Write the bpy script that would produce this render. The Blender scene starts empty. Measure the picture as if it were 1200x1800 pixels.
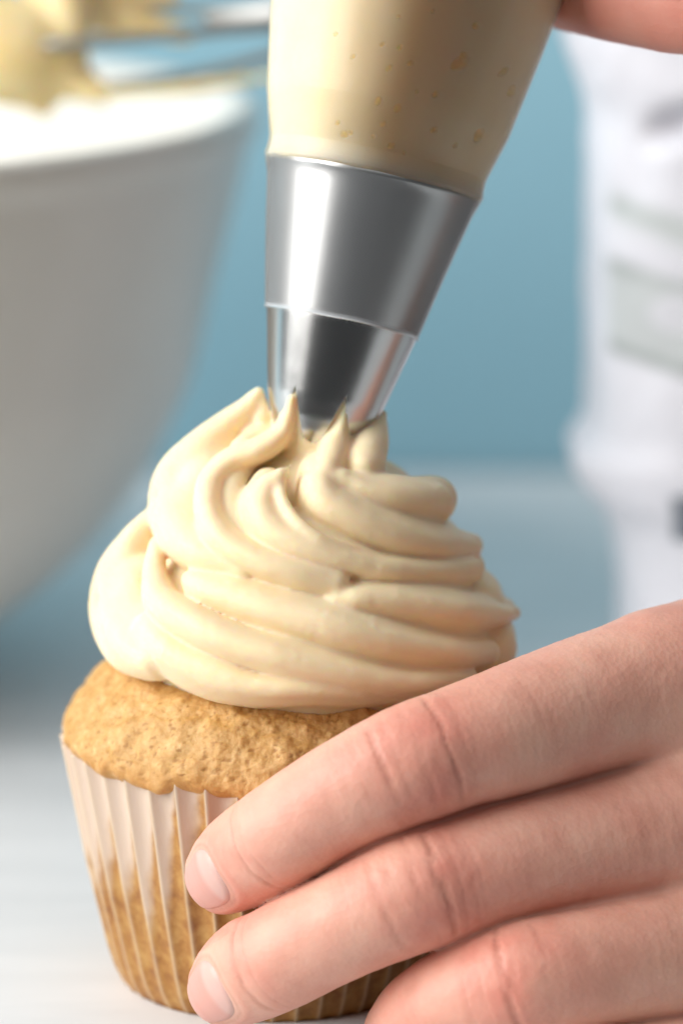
import bpy, math, random
import numpy as np
R = math.radians
random.seed(4); rng = np.random.default_rng(4)
SC = bpy.context.scene
COL = SC.collection
CM = 0.01                      # everything below is authored in centimetres

# ------------------------------------------------------------------ camera
PITCH, DIST, FPX = R(12), 66.0, 7260.0
CAMY, CAMZ = -DIST * math.cos(PITCH), 21.45
cd = bpy.data.cameras.new('camera'); cam = bpy.data.objects.new('camera', cd); COL.objects.link(cam)
cam.location = (0, CAMY * CM, CAMZ * CM); cam.rotation_euler = (R(90) - PITCH, 0, 0)
cd.sensor_fit = 'VERTICAL'; cd.sensor_height = 36; cd.lens = 18 / (900 / FPX)
cd.clip_start = 0.02; cd.clip_end = 20
cd.dof.use_dof = True; cd.dof.focus_distance = 0.632; cd.dof.aperture_fstop = 8.5
SC.camera = cam

# ------------------------------------------------------------------ world and lamps (indoor, window from the left)
w = bpy.data.worlds.new('World'); SC.world = w; w.use_nodes = True
w.node_tree.nodes['Background'].inputs[0].default_value = (0.9, 0.95, 1.0, 1)
w.node_tree.nodes['Background'].inputs[1].default_value = 0.05
def area(name, loc, target, sx, sy, power, col):
    l = bpy.data.lights.new(name, 'AREA'); l.shape = 'RECTANGLE'; l.size = sx * CM; l.size_y = sy * CM
    l.energy = power; l.color = col
    o = bpy.data.objects.new(name, l); COL.objects.link(o)
    from mathutils import Vector
    o.location = Vector(loc) * CM
    o.rotation_euler = (Vector(target) - Vector(loc)).to_track_quat('-Z', 'Y').to_euler()
    return o
area('window_light', (-112, -42, 70), (0, 0, 8), 110, 130, 33.5, (1.0, 0.985, 0.965))
area('front_fill', (20, -115, 160), (0, 5, 0), 220, 190, 7, (0.98, 0.99, 1.0))  # added soft fill from high behind the camera, brightens front faces; no real lamp
area('overhead_fill', (0, 25, 200), (0, 25, 0), 200, 200, 6.5, (0.99, 0.995, 1.0))  # added overhead fill, lightens the back of the table; not a real fitting
SC.view_settings.view_transform = 'Standard'; SC.view_settings.look = 'None'
SC.view_settings.exposure = 0; SC.view_settings.gamma = 1

# ------------------------------------------------------------------ helpers
def P(px, py, Y):
    """the place (cm) at distance plane Y that lies behind a spot of the 1200x1800 photograph"""
    x = (px - 600) / FPX; y = (900 - py) / FPX
    c, s = math.cos(PITCH), math.sin(PITCH)
    d = (x, c + y * s, -s + y * c)
    t = (Y - CAMY) / d[1]
    return np.array((d[0] * t, Y, CAMZ + d[2] * t))
def pxcm(n, Y): return n / FPX * (Y - CAMY)      # photo pixels -> cm at distance plane Y
def vnorm(v): v = np.asarray(v, float); return v / np.linalg.norm(v)

def hash3(i, j, k, seed):
    n = (i * 73856093) ^ (j * 19349663) ^ (k * 83492791) ^ (seed * 2654435761 & 0x7fffffff)
    n = (n ^ (n >> 13)) * 1274126177
    n = n & 0x7fffffff
    n = ((n ^ (n >> 15)) * 2246822519) & 0x7fffffff
    return (n & 0xffffff) / float(0xffffff)
def vnoise(p, scale=1.0, seed=0):
    q = np.asarray(p, np.float64) * scale + 100.37
    i = np.floor(q).astype(np.int64); f = q - i; f = f * f * (3 - 2 * f)
    o = 0
    for a in (0, 1):
        for b in (0, 1):
            for c in (0, 1):
                wgt = (f[:, 0] if a else 1 - f[:, 0]) * (f[:, 1] if b else 1 - f[:, 1]) * (f[:, 2] if c else 1 - f[:, 2])
                o = o + wgt * hash3(i[:, 0] + a, i[:, 1] + b, i[:, 2] + c, seed)
    return o * 2 - 1
def fbm(p, scale, octs=3, seed=0):
    o = 0; a = 1.0
    for k in range(octs):
        o = o + a * vnoise(p, scale * 2 ** k, seed + k * 7); a *= 0.5
    return o
def gauss(x, s): return np.exp(-(x / s) ** 2)
def sstep(a, b, x):
    t = np.clip((x - a) / (b - a), 0, 1); return t * t * (3 - 2 * t)

def mesh_np(name, V, F, smooth=True, attrs=None):
    """V (n,3) in cm, F (m,3|4) int array or list of tuples"""
    V = np.asarray(V, float) * CM
    me = bpy.data.meshes.new(name)
    if isinstance(F, np.ndarray):
        m, k = F.shape
        me.vertices.add(len(V)); me.vertices.foreach_set('co', V.astype(np.float32).ravel())
        me.loops.add(m * k); me.loops.foreach_set('vertex_index', F.astype(np.int32).ravel())
        me.polygons.add(m); me.polygons.foreach_set('loop_start', (np.arange(m) * k).astype(np.int32))
        me.update(calc_edges=True)
    else:
        me.from_pydata([tuple(v) for v in V], [], F)
    me.validate()
    if smooth: me.polygons.foreach_set('use_smooth', np.ones(len(me.polygons), bool))
    for n, a in (attrs or {}).items():
        at = me.attributes.new(n, 'FLOAT', 'POINT'); at.data.foreach_set('value', np.asarray(a, np.float32))
    return me
def obj(name, me, mat, parent=None, **props):
    o = bpy.data.objects.new(name, me); COL.objects.link(o)
    if mat and not me.materials: me.materials.append(mat)
    if parent: o.parent = parent
    for k, v in props.items(): o[k] = v
    return o
def empty(name, **props):
    o = bpy.data.objects.new(name, None); COL.objects.link(o); o.empty_display_size = 0.01
    for k, v in props.items(): o[k] = v
    return o
def grid_faces(nu, nv, wrap_u=False):
    u = np.arange(nu if wrap_u else nu - 1); v = np.arange(nv - 1)
    U, W = np.meshgrid(u, v, indexing='ij'); U2 = (U + 1) % nu
    return np.stack([U * nv + W, U2 * nv + W, U2 * nv + W + 1, U * nv + W + 1], -1).reshape(-1, 4)
def frame(a):
    a = vnorm(a); h = np.array((1.0, 0, 0)); e1 = vnorm(h - a * h.dot(a)); e2 = np.cross(a, e1)
    return a, e1, e2
def spline(pts, n):
    """Catmull-Rom through rows (any columns)"""
    p = np.asarray(pts, float); q = np.vstack([2 * p[0] - p[1], p, 2 * p[-1] - p[-2]]); out = []
    for i in range(len(p) - 1):
        a, b, c, d = q[i:i + 4]
        for t in np.linspace(0, 1, n, endpoint=False):
            out.append(.5 * (2 * b + (c - a) * t + (2 * a - 5 * b + 4 * c - d) * t * t + (3 * b - a - 3 * c + d) * t ** 3))
    out.append(p[-1]); return np.array(out)
def tube(path, rad, seg=10, flat=1.0):
    path = np.asarray(path, float); n = len(path); rad = np.broadcast_to(rad, n)
    T = np.gradient(path, axis=0); V = []
    for i in range(n):
        a = vnorm(T[i]); h = np.array((0, 0, 1.0)) if abs(a[2]) < .9 else np.array((1.0, 0, 0))
        e1 = vnorm(np.cross(a, h)); e2 = np.cross(e1, a)
        for k in range(seg):
            t = 2 * math.pi * k / seg
            V.append(path[i] + rad[i] * (math.cos(t) * e1 + flat * math.sin(t) * e2))
    F = [(i * seg + k, i * seg + (k + 1) % seg, (i + 1) * seg + (k + 1) % seg, (i + 1) * seg + k) for i in range(n - 1) for k in range(seg)]
    F += [tuple(range(seg))[::-1], tuple((n - 1) * seg + k for k in range(seg))]
    return np.array(V), F

# ---- signed distance modelling: soft bodies grown as one continuous surface
def chain(Q, path, rad, far=1.2):
    """distance from points to a tapering limb; also the arclength of the nearest spot"""
    n = len(Q); qlo, qhi = Q.min(0), Q.max(0)
    lo = (path - rad[:, None]).min(0); hi = (path + rad[:, None]).max(0)
    gap = float(np.linalg.norm(np.maximum(np.maximum(lo - qhi, qlo - hi), 0)))
    if gap > far: return np.full(n, gap), np.zeros(n)
    L = np.r_[0, np.cumsum(np.linalg.norm(np.diff(path, axis=0), axis=1))]
    r2 = np.maximum(rad[:-1], rad[1:])[:, None]
    sl = np.minimum(path[:-1], path[1:]) - r2; sh = np.maximum(path[:-1], path[1:]) + r2
    g = np.linalg.norm(np.maximum(np.maximum(sl - qhi, qlo - sh), 0), axis=1)
    best = np.full(n, max(far, float(g.min()))); bs = np.zeros(n)
    for i in np.nonzero(g < far)[0]:
        a = path[i]; ab = path[i + 1] - a; l2 = ab.dot(ab) + 1e-12
        pa = Q - a; t = np.clip(pa @ ab / l2, 0, 1); pa -= t[:, None] * ab
        d = np.sqrt(np.einsum('ij,ij->i', pa, pa)) - (rad[i] + t * (rad[i + 1] - rad[i]))
        m = d < best; best[m] = d[m]; bs[m] = L[i] + t[m] * (L[i + 1] - L[i])
    return best, bs
def local(f, Q, cell=1.2):
    """evaluate f in compact spatial groups"""
    c = np.floor(Q / cell).astype(np.int64); key = c[:, 0] * 1000003 + c[:, 1] * 1009 + c[:, 2]
    o = np.argsort(key, kind='stable'); ks = key[o]; cut = np.r_[0, np.nonzero(np.diff(ks))[0] + 1, len(o)]
    out = None
    for a, b in zip(cut[:-1], cut[1:]):
        r = f(Q[o[a:b]]); r = r if isinstance(r, tuple) else (r,)
        if out is None: out = [np.zeros(len(Q)) for _ in r]
        for x, y in zip(out, r): x[o[a:b]] = y
    return out[0] if len(out) == 1 else tuple(out)
def smin(a, b, k):
    if k <= 0: return np.minimum(a, b)
    h = np.maximum(k - np.abs(a - b), 0) / k
    return np.minimum(a, b) - h * h * k * 0.25
def sdf_mesh(f0, lo, hi, h, B=8, warp=None, stretch=None):
    f = (lambda Q: f0(warp(Q))) if warp else f0
    lo = np.asarray(lo, float); n = np.ceil((np.asarray(hi) - lo) / h / B).astype(int)
    g = [lo[i] + (np.arange(n[i]) * B + (B - 1) / 2) * h for i in range(3)]
    C = np.stack(np.meshgrid(*g, indexing='ij'), -1).reshape(-1, 3)
    dc = local(f, C, 2.5)
    D = np.repeat(np.repeat(np.repeat(dc.reshape(n), B, 0), B, 1), B, 2).astype(np.float32)
    act = np.nonzero(np.abs(dc) < (B * h * 1.05) * (stretch(C) if stretch else 1) + 0.12)[0]
    off = np.stack(np.meshgrid(*[(np.arange(B) - (B - 1) / 2) * h] * 3, indexing='ij'), -1).reshape(-1, 3)
    ijk = np.stack(np.unravel_index(act, n), -1)
    g3 = ijk // 3; key = (g3[:, 0] * 1000 + g3[:, 1]) * 1000 + g3[:, 2]; o = np.argsort(key, kind='stable')
    ks = key[o]; cut = np.r_[0, np.nonzero(np.diff(ks))[0] + 1, len(o)]
    for u, v in zip(cut[:-1], cut[1:]):
        sel = o[u:v]; a = act[sel]
        d = f((C[a][:, None, :] + off[None]).reshape(-1, 3)).reshape(len(a), B, B, B)
        for q, (i, j, k) in enumerate(ijk[sel]):
            D[i * B:(i + 1) * B, j * B:(j + 1) * B, k * B:(k + 1) * B] = d[q]
    S = D < 0
    c = [S[a:S.shape[0] - 1 + a, b:S.shape[1] - 1 + b, e:S.shape[2] - 1 + e] for a in (0, 1) for b in (0, 1) for e in (0, 1)]
    anyc = np.logical_or.reduce(c); allc = np.logical_and.reduce(c)
    cells = np.argwhere(anyc & ~allc); ids = -np.ones(anyc.shape, np.int64); ids[tuple(cells.T)] = np.arange(len(cells))
    acc = np.zeros((len(cells), 3)); cnt = np.zeros(len(cells))
    cor = [(a, b, e) for a in (0, 1) for b in (0, 1) for e in (0, 1)]
    val = {q: D[cells[:, 0] + q[0], cells[:, 1] + q[1], cells[:, 2] + q[2]] for q in cor}
    for q in cor:
        for ax in range(3):
            if q[ax] == 0:
                r = list(q); r[ax] = 1; r = tuple(r); m = (val[q] < 0) != (val[r] < 0)
                t = np.where(m, val[q] / np.where(m, val[q] - val[r], 1), 0)
                p = np.array(q, float)[None] + np.zeros((len(cells), 3)); p[:, ax] += t
                acc[m] += p[m]; cnt[m] += 1
    V = lo + (cells + acc / cnt[:, None]) * h
    Fs = []
    for ax in range(3):
        b, e = (ax + 1) % 3, (ax + 2) % 3
        s0 = [slice(None)] * 3; s1 = [slice(None)] * 3; s0[ax] = slice(0, -1); s1[ax] = slice(1, None)
        A0, A1 = S[tuple(s0)], S[tuple(s1)]
        E = np.argwhere(A0 != A1)
        E = E[(E[:, b] > 0) & (E[:, e] > 0) & (E[:, b] < ids.shape[b]) & (E[:, e] < ids.shape[e])]
        ins = A0[tuple(E.T)]
        def cid(db, de):
            X = E.copy(); X[:, b] -= db; X[:, e] -= de; return ids[tuple(X.T)]
        q = np.stack([cid(1, 1), cid(0, 1), cid(0, 0), cid(1, 0)], -1)
        q[~ins] = q[~ins][:, ::-1]
        Fs.append(q[(q >= 0).all(1)])
    return (warp(V) if warp else V), np.vstack(Fs)
TET = np.array([(1, -1, -1), (-1, -1, 1), (-1, 1, -1), (1, 1, 1)], float)
def settle(f, V, base=None):
    """move vertices onto the surface of f, along the slope of the smoother base"""
    base = base or f
    def step(Q):
        g = sum(k[None] * base(Q + k * .012)[:, None] for k in TET)
        gl = np.linalg.norm(g, axis=1)[:, None] + 1e-9; g *= np.minimum(1, gl / .046) ** 3 / gl
        w_ = Q - np.clip(f(Q), -.05, .05)[:, None] * g; return w_[:, 0], w_[:, 1], w_[:, 2]
    return np.stack(local(step, V), -1)

# ------------------------------------------------------------------ materials
def new_mat(name):
    m = bpy.data.materials.new(name); m.use_nodes = True; nt = m.node_tree
    return m, nt, nt.nodes['Principled BSDF']
def node(nt, t, **kw):
    n = nt.nodes.new(t)
    for k, v in kw.items():
        if k.startswith('i_'):
            k = k[2:]; n.inputs[int(k) if k.isdigit() else k.replace('_', ' ')].default_value = v
        else: setattr(n, k, v)
    return n
def noise(nt, scale, detail=3, rough=.55, vec=None, stretch=None):
    n = node(nt, 'ShaderNodeTexNoise', i_Scale=scale, i_Detail=detail, i_Roughness=rough)
    tc = node(nt, 'ShaderNodeTexCoord')
    if stretch:
        mp = node(nt, 'ShaderNodeMapping'); mp.inputs['Scale'].default_value = stretch
        nt.links.new(tc.outputs['Object'], mp.inputs[0]); nt.links.new(mp.outputs[0], n.inputs['Vector'])
    else: nt.links.new(tc.outputs['Object'], n.inputs['Vector'])
    return n.outputs[0]
def ramp(nt, fac, stops):
    r = node(nt, 'ShaderNodeValToRGB'); e = r.color_ramp.elements
    while len(e) < len(stops): e.new(.5)
    for x, (p, c) in zip(e, stops): x.position = p; x.color = (*c, 1)
    nt.links.new(fac, r.inputs[0]); return r.outputs[0]
def mix(nt, fac, a, b, mode='MIX'):
    m = node(nt, 'ShaderNodeMix', data_type='RGBA', blend_type=mode)
    for s, v in ((m.inputs[0], fac), (m.inputs[6], a), (m.inputs[7], b)):
        if hasattr(v, 'links'): nt.links.new(v, s)
        elif isinstance(v, (int, float)): s.default_value = v
        else: s.default_value = (*v, 1)
    return m.outputs[2]
def attr(nt, n): return node(nt, 'ShaderNodeAttribute', attribute_name=n).outputs['Fac']
def bump(nt, b, h, dist, strength=1.0):
    n = node(nt, 'ShaderNodeBump', i_Strength=strength, i_Distance=dist)
    nt.links.new(h, n.inputs['Height']); nt.links.new(n.outputs[0], b.inputs['Normal'])
def sss(b, wgt, radius, scale):
    b.inputs['Subsurface Weight'].default_value = wgt; b.inputs['Subsurface Radius'].default_value = radius
    b.inputs['Subsurface Scale'].default_value = scale

def skin_material(name):
    m, nt, b = new_mat(name)
    n1 = noise(nt, 120, 3); n2 = noise(nt, 900, 3)
    base = ramp(nt, n1, [(.3, (.67, .325, .24)), (.5, (.74, .38, .285)), (.72, (.79, .45, .34))])
    c = mix(nt, attr(nt, 'redness'), base, (.66, .235, .175))
    c = mix(nt, attr(nt, 'paleness'), c, (.82, .54, .40))
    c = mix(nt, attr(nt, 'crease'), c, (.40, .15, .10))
    nt.links.new(c, b.inputs['Base Color'])
    b.inputs['Roughness'].default_value = .47; b.inputs['Specular IOR Level'].default_value = .4
    sss(b, .35, (1, .32, .18), .0035)
    v = node(nt, 'ShaderNodeTexVoronoi', i_Scale=1300.0); tc = node(nt, 'ShaderNodeTexCoord')
    nt.links.new(tc.outputs['Object'], v.inputs['Vector'])
    mm = node(nt, 'ShaderNodeMath', operation='ADD'); nt.links.new(v.outputs['Distance'], mm.inputs[0]); nt.links.new(n2, mm.inputs[1])
    bump(nt, b, mm.outputs[0], .00012, .35)
    return m
M_SKIN = skin_material('skin')

def make_nail_mat():
    m, nt, b = new_mat('nail_keratin')
    c = mix(nt, attr(nt, 'tipness'), (.71, .335, .275), (.80, .56, .46))
    c = mix(nt, attr(nt, 'lunula'), c, (.78, .50, .44))
    nt.links.new(c, b.inputs['Base Color']); b.inputs['Roughness'].default_value = .42
    sss(b, .3, (1, .35, .2), .002)
    bump(nt, b, noise(nt, 300, 3), .0001, .25)
    return m
M_NAIL = make_nail_mat()

def make_cream(name, col1, col2, rough=.5, coat=0.0, depth=.0028, wgt=.7, rad=(1.0, .47, .14)):
    m, nt, b = new_mat(name)
    c = ramp(nt, noise(nt, 90, 4), [(.3, col1), (.7, col2)])
    nt.links.new(c, b.inputs['Base Color']); b.inputs['Roughness'].default_value = rough
    b.inputs['Specular IOR Level'].default_value = .35; b.inputs['Coat Weight'].default_value = coat
    b.inputs['Coat Roughness'].default_value = .16
    sss(b, wgt, rad, depth)
    bump(nt, b, noise(nt, 700, 4, .6), .00016, .35)
    return m
M_FROST = make_cream('buttercream', (.865, .70, .445), (.905, .755, .51))
M_FILL = make_cream('buttercream_in_bag', (.93, .76, .50), (.95, .79, .545), .42, 0.0, .014, 1.0, (1.0, .85, .62))
M_BATTER = make_cream('yellow_buttercream', (.83, .63, .28), (.90, .76, .46), .45)

def make_cake():
    m, nt, b = new_mat('vanilla_cake')
    n1 = noise(nt, 420, 5, .65); n2 = noise(nt, 90, 3)
    c = ramp(nt, n1, [(.28, (.46, .23, .055)), (.46, (.60, .335, .105)), (.62, (.70, .43, .17)), (.8, (.80, .58, .28))])
    c = mix(nt, attr(nt, 'brown'), c, (.50, .21, .035))
    c = mix(nt, attr(nt, 'pit'), c, (.40, .18, .04))
    nt.links.new(c, b.inputs['Base Color']); b.inputs['Roughness'].default_value = .5
    sss(b, .3, (1, .5, .2), .002)
    bump(nt, b, noise(nt, 1500, 4, .7), .0003, .8)
    return m
M_CAKE = make_cake()

def make_paper():
    m, nt, b = new_mat('greased_baking_paper')
    n1 = noise(nt, 360, 5, .65)
    stain = ramp(nt, n1, [(.3, (.27, .09, .015)), (.5, (.42, .18, .038)), (.72, (.55, .29, .085))])
    c = mix(nt, attr(nt, 'contact'), (.71, .505, .375), stain)
    c = mix(nt, attr(nt, 'fold'), c, (.76, .55, .36))
    nt.links.new(c, b.inputs['Base Color']); b.inputs['Roughness'].default_value = .45
    sss(b, .25, (1, .55, .3), .002)
    bump(nt, b, noise(nt, 1500, 3), .0001, .4)
    return m
M_PAPER = make_paper()

def make_metal(name, base, rough, streak=True):
    m, nt, b = new_mat(name)
    b.inputs['Metallic'].default_value = 1; b.inputs['Base Color'].default_value = (*base, 1)
    n = noise(nt, 260, 5, .7)
    r = node(nt, 'ShaderNodeMapRange', i_3=rough - .02, i_4=rough + .05); nt.links.new(n, r.inputs[0])
    a = node(nt, 'ShaderNodeMath', operation='MULTIPLY_ADD'); a.inputs[1].default_value = .10
    nt.links.new(attr(nt, 'wrapped'), a.inputs[0]); nt.links.new(r.outputs[0], a.inputs[2]); nt.links.new(a.outputs[0], b.inputs['Roughness'])
    return m
M_STEEL = make_metal('stainless_steel', (.57, .57, .56), .21)
M_BEATER = make_metal('beater_steel', (.34, .34, .33), .42)

def make_film():
    m = bpy.data.materials.new('clear_plastic_film'); m.use_nodes = True; nt = m.node_tree; nt.nodes.clear()
    out = node(nt, 'ShaderNodeOutputMaterial')
    tr = node(nt, 'ShaderNodeBsdfTransparent'); tr.inputs[0].default_value = (1, 1, 1, 1)
    df = node(nt, 'ShaderNodeBsdfDiffuse'); df.inputs[0].default_value = (.82, .85, .88, 1)
    gl = node(nt, 'ShaderNodeBsdfGlossy', i_Roughness=.33)
    fr = node(nt, 'ShaderNodeFresnel', i_IOR=1.3)
    m1 = node(nt, 'ShaderNodeMixShader'); m1.inputs[0].default_value = .17
    a = node(nt, 'ShaderNodeAttribute', attribute_name='haze'); nt.links.new(a.outputs['Fac'], m1.inputs[0])
    m2 = node(nt, 'ShaderNodeMixShader')
    nt.links.new(tr.outputs[0], m1.inputs[1]); nt.links.new(df.outputs[0], m1.inputs[2])
    nt.links.new(fr.outputs[0], m2.inputs[0]); nt.links.new(m1.outputs[0], m2.inputs[1]); nt.links.new(gl.outputs[0], m2.inputs[2])
    nt.links.new(m2.outputs[0], out.inputs[0])
    bmp = node(nt, 'ShaderNodeBump', i_Strength=.12, i_Distance=.0002); nt.links.new(noise(nt, 260, 3), bmp.inputs['Height'])
    nt.links.new(bmp.outputs[0], gl.inputs['Normal'])
    return m
M_FILM = make_film()

def simple(name, c1, c2, scale, rough, stretch=None, bmp=0.0):
    m, nt, b = new_mat(name)
    n = noise(nt, scale, 4, .6, stretch=stretch)
    nt.links.new(ramp(nt, n, [(.3, c1), (.7, c2)]), b.inputs['Base Color']); b.inputs['Roughness'].default_value = rough
    if bmp: bump(nt, b, n, bmp, .5)
    return m
M_TABLE = simple('whitewashed_tabletop', (.70, .73, .745), (.82, .845, .86), 9, .5, (1, 6, 1), .0004)
M_WALL = simple('pale_blue_wall', (.305, .535, .635), (.325, .56, .66), 3, .8)
M_BOWL = simple('glazed_white_stoneware', (.68, .655, .60), (.74, .715, .66), 25, .3)

def make_bag_mat():
    m, nt, b = new_mat('printed_white_paper')
    c = mix(nt, attr(nt, 'print_pale'), (.63, .635, .685), (.27, .33, .285))
    c = mix(nt, attr(nt, 'print_dark'), c, (.11, .145, .13))
    c = mix(nt, attr(nt, 'print_navy'), c, (.05, .075, .10))
    nt.links.new(c, b.inputs['Base Color']); b.inputs['Roughness'].default_value = .55
    bump(nt, b, noise(nt, 60, 3), .001, .4)
    return m
M_BAGPAPER = make_bag_mat()

# ------------------------------------------------------------------ setting: table and wall
def slab(name, x0, x1, y0, y1, z0, z1, mat, **kw):
    V = [(x, y, z) for z in (z0, z1) for (x, y) in ((x0, y0), (x1, y0), (x1, y1), (x0, y1))]
    F = [(3, 2, 1, 0), (4, 5, 6, 7), (0, 1, 5, 4), (1, 2, 6, 5), (2, 3, 7, 6), (3, 0, 4, 7)]
    return obj(name, mesh_np(name, V, F, False), mat, **kw)
slab('tabletop', -90, 90, -16, 41.2, -3, 0, M_TABLE, kind='structure')
slab('wall', -160, 160, 41.5, 45, -30, 130, M_WALL, kind='structure')

# ------------------------------------------------------------------ cupcake
AX = -1.09                                              # axis of the cupcake (y = 0)
CUP = empty('cupcake', label='vanilla cupcake in a pleated paper case topped with a cream buttercream swirl', category='cupcake')
CUP.location = (AX * CM, 0, 0)
def cup(V): V = np.array(V, float); V[:, 0] -= AX; return V     # parts are stored relative to the cupcake's base

def build_wrapper():
    NP, sub, nz = 42, 14, 70
    nu = NP * sub
    th = np.arange(nu) / nu * 2 * math.pi; ph = (np.arange(nu) % sub) / sub
    jit = rng.normal(0, .06, NP); amp = 1 + rng.normal(0, .13, NP); pid = np.arange(nu) // sub
    V = []; con = []; fold = []
    zs = np.linspace(0, 1, nz)
    prof = lambda t: np.interp(t, [0, .03, .08, .16, .5, 1], [2.42, 2.50, 2.60, 2.70, 3.01, 3.36])
    cusp = 1 - np.abs(np.sin(math.pi * ph)) ** .9
    for t in zs:
        a = (.045 + .105 * t) * amp[pid]
        r = prof(t) + a * (cusp - .55) + .02 * np.sin(5 * th + 2) + .015 * t ** 5 * gauss(th - R(280), R(40))
        z = 4.10 * t + (.03 * np.sin(3 * th + 1) + .015 * np.sin(7 * th)) * t ** 3
        tt = th + (jit[pid] * .3) * (2 * math.pi / NP) * t
        V.append(np.stack([AX + r * np.sin(tt), -r * np.cos(tt), z], -1))
        edge = .60 + .22 * (ph - .25) * 1.0 + 0.0
        # the paper lies against the cake except in a pale wedge below the rim, longer on the left side of each pleat
        wedge = .50 + .42 * ph ** 1.1 + .07 * np.sin(th * 3 + 1) + .05 * np.sin(th * 11) + .13 * sstep(-.7, -.1, np.sin(th)) * (np.cos(th) > 0)
        p3 = np.stack([np.sin(th) * 3, np.cos(th) * 3, np.full(nu, t * 4.0)], -1)
        nn = .07 * fbm(p3, 2.6, 4, 5)
        con.append(sstep(wedge + .13 + nn, wedge - .12 + nn, np.full(nu, t)))
        fold.append(np.clip(gauss(np.minimum(ph, 1 - ph), .075), 0, 1) * .6)
    V = np.stack(V, 1).reshape(-1, 3); con = np.stack(con, 1).ravel(); fold = np.stack(fold, 1).ravel()
    F = grid_faces(nu, nz, True)
    F = np.vstack([F])
    V = np.vstack([V, [[AX, 0, 0.03]]]); con = np.r_[con, 1]; fold = np.r_[fold, 0]
    me = mesh_np('wrapper', cup(V), F, True, dict(contact=con, fold=fold))
    o = obj('paper_case', me, M_PAPER, CUP)
    md = o.modifiers.new('thickness', 'SOLIDIFY'); md.thickness = .00012; md.offset = -1
    nb = 96; a = np.arange(nb) / nb * 2 * math.pi
    B = np.vstack([np.stack([AX + 2.42 * np.sin(a), -2.42 * np.cos(a), np.full(nb, .012)], -1), [[AX, 0, .05]]])
    me = mesh_np('case_base', cup(B), [(i, (i + 1) % nb, nb) for i in range(nb)], True, dict(contact=np.ones(nb + 1), fold=np.zeros(nb + 1)))
    obj('case_base', me, M_PAPER, CUP)
build_wrapper()

def build_cake():
    nu, nv = 620, 230
    th = np.arange(nu) / nu * 2 * math.pi
    prof = np.array([(2.1, .14), (2.45, .9), (2.78, 2.4), (2.98, 3.3), (3.06, 3.74), (3.33, 3.99), (3.42, 4.14), (3.42, 4.30), (3.36, 4.46), (3.22, 4.66), (3.0, 4.92), (2.7, 5.15), (2.2, 5.38), (1.5, 5.55), (.7, 5.63), (.02, 5.65)])
    d = np.r_[0, np.cumsum(np.linalg.norm(np.diff(prof, axis=0), axis=1))]
    u = np.r_[np.linspace(0, d[4], 25, endpoint=False), np.linspace(d[4], d[-1], nv - 25)]
    sp = spline(prof, 24); sd = np.r_[0, np.cumsum(np.linalg.norm(np.diff(sp, axis=0), axis=1))] ; sd *= d[-1] / sd[-1]
    r = np.interp(u, sd, sp[:, 0]); z = np.interp(u, sd, sp[:, 1])
    T, Rr = np.meshgrid(th, r, indexing='ij'); Z = np.broadcast_to(z, T.shape)
    V = np.stack([AX + Rr * np.sin(T), -Rr * np.cos(T), Z], -1).reshape(-1, 3)
    dr, dz = np.gradient(r), np.gradient(z); nl = np.hypot(dr, dz); nr, nz_ = dz / nl, -dr / nl
    N = np.stack([np.sin(T) * nr, -np.cos(T) * nr, np.broadcast_to(nz_, T.shape)], -1).reshape(-1, 3)
    zz = V[:, 2]; top = sstep(3.88, 4.2, zz)
    lip = gauss(zz - 4.06, .16)
    ang = np.repeat(th, nv)
    scal = np.stack([np.sin(ang) * 3, np.cos(ang) * 3, np.zeros(len(ang))], -1)
    disp = .075 * fbm(V, 1.4, 2, 3) + .035 * fbm(V, 5, 2, 9)
    crumb = fbm(V, 15, 3, 21)
    pit = sstep(.42, .85, crumb)
    disp = disp * top + top * (.011 * fbm(V, 28, 2, 31) - .012 * pit) + lip * (.10 + .07 * fbm(scal, 1.9, 3, 44) - .10 * gauss(ang - R(278), R(38)))
    V = V + N * disp[:, None]
    V[:, 2] -= lip * (.0 + .17 * fbm(scal, 2.1, 3, 61))
    brown = np.clip(.75 * sstep(4.4, 4.0, V[:, 2]) + .25 * fbm(V, 2.0, 2, 12) * top, 0, .9) * .75
    me = mesh_np('cake', cup(V), grid_faces(nu, nv, True), True, dict(brown=brown, pit=pit * top * .8))
    obj('cake', me, M_CAKE, CUP)
build_cake()

# ---- frosting swirl: overlapping ribbons on a cone, grown into one surface
ENV = np.array([(640, 95), (690, 100), (720, 104), (760, 122), (800, 200), (850, 258), (900, 285), (950, 300), (985, 320), (1030, 362), (1080, 374), (1120, 368), (1160, 345), (1190, 330), (1250, 300)], float)
def y_of_z(z): return 900 + FPX * math.tan(math.atan((CAMZ - z) / -CAMY) - PITCH)
def axis_px(y): return np.interp(y, [700, 900, 1100], [566, 545, 528])
def on_swirl(px, py, rpx, push=0.0):
    Y = -1.5
    for _ in range(12):
        p = P(px, py, Y); y0 = y_of_z(p[2]); re = max(np.interp(y0, ENV[:, 0], ENV[:, 1]) - rpx, 5)
        ax = (axis_px(y0) - 600) / 110
        dx = (p[0] - ax) * 110
        Y = .5 * Y + .5 * (-math.sqrt(max(re * re - dx * dx, (0.02 * re) ** 2)) / 110)
    return P(px, py, Y - push), pxcm(rpx, Y)
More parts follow.
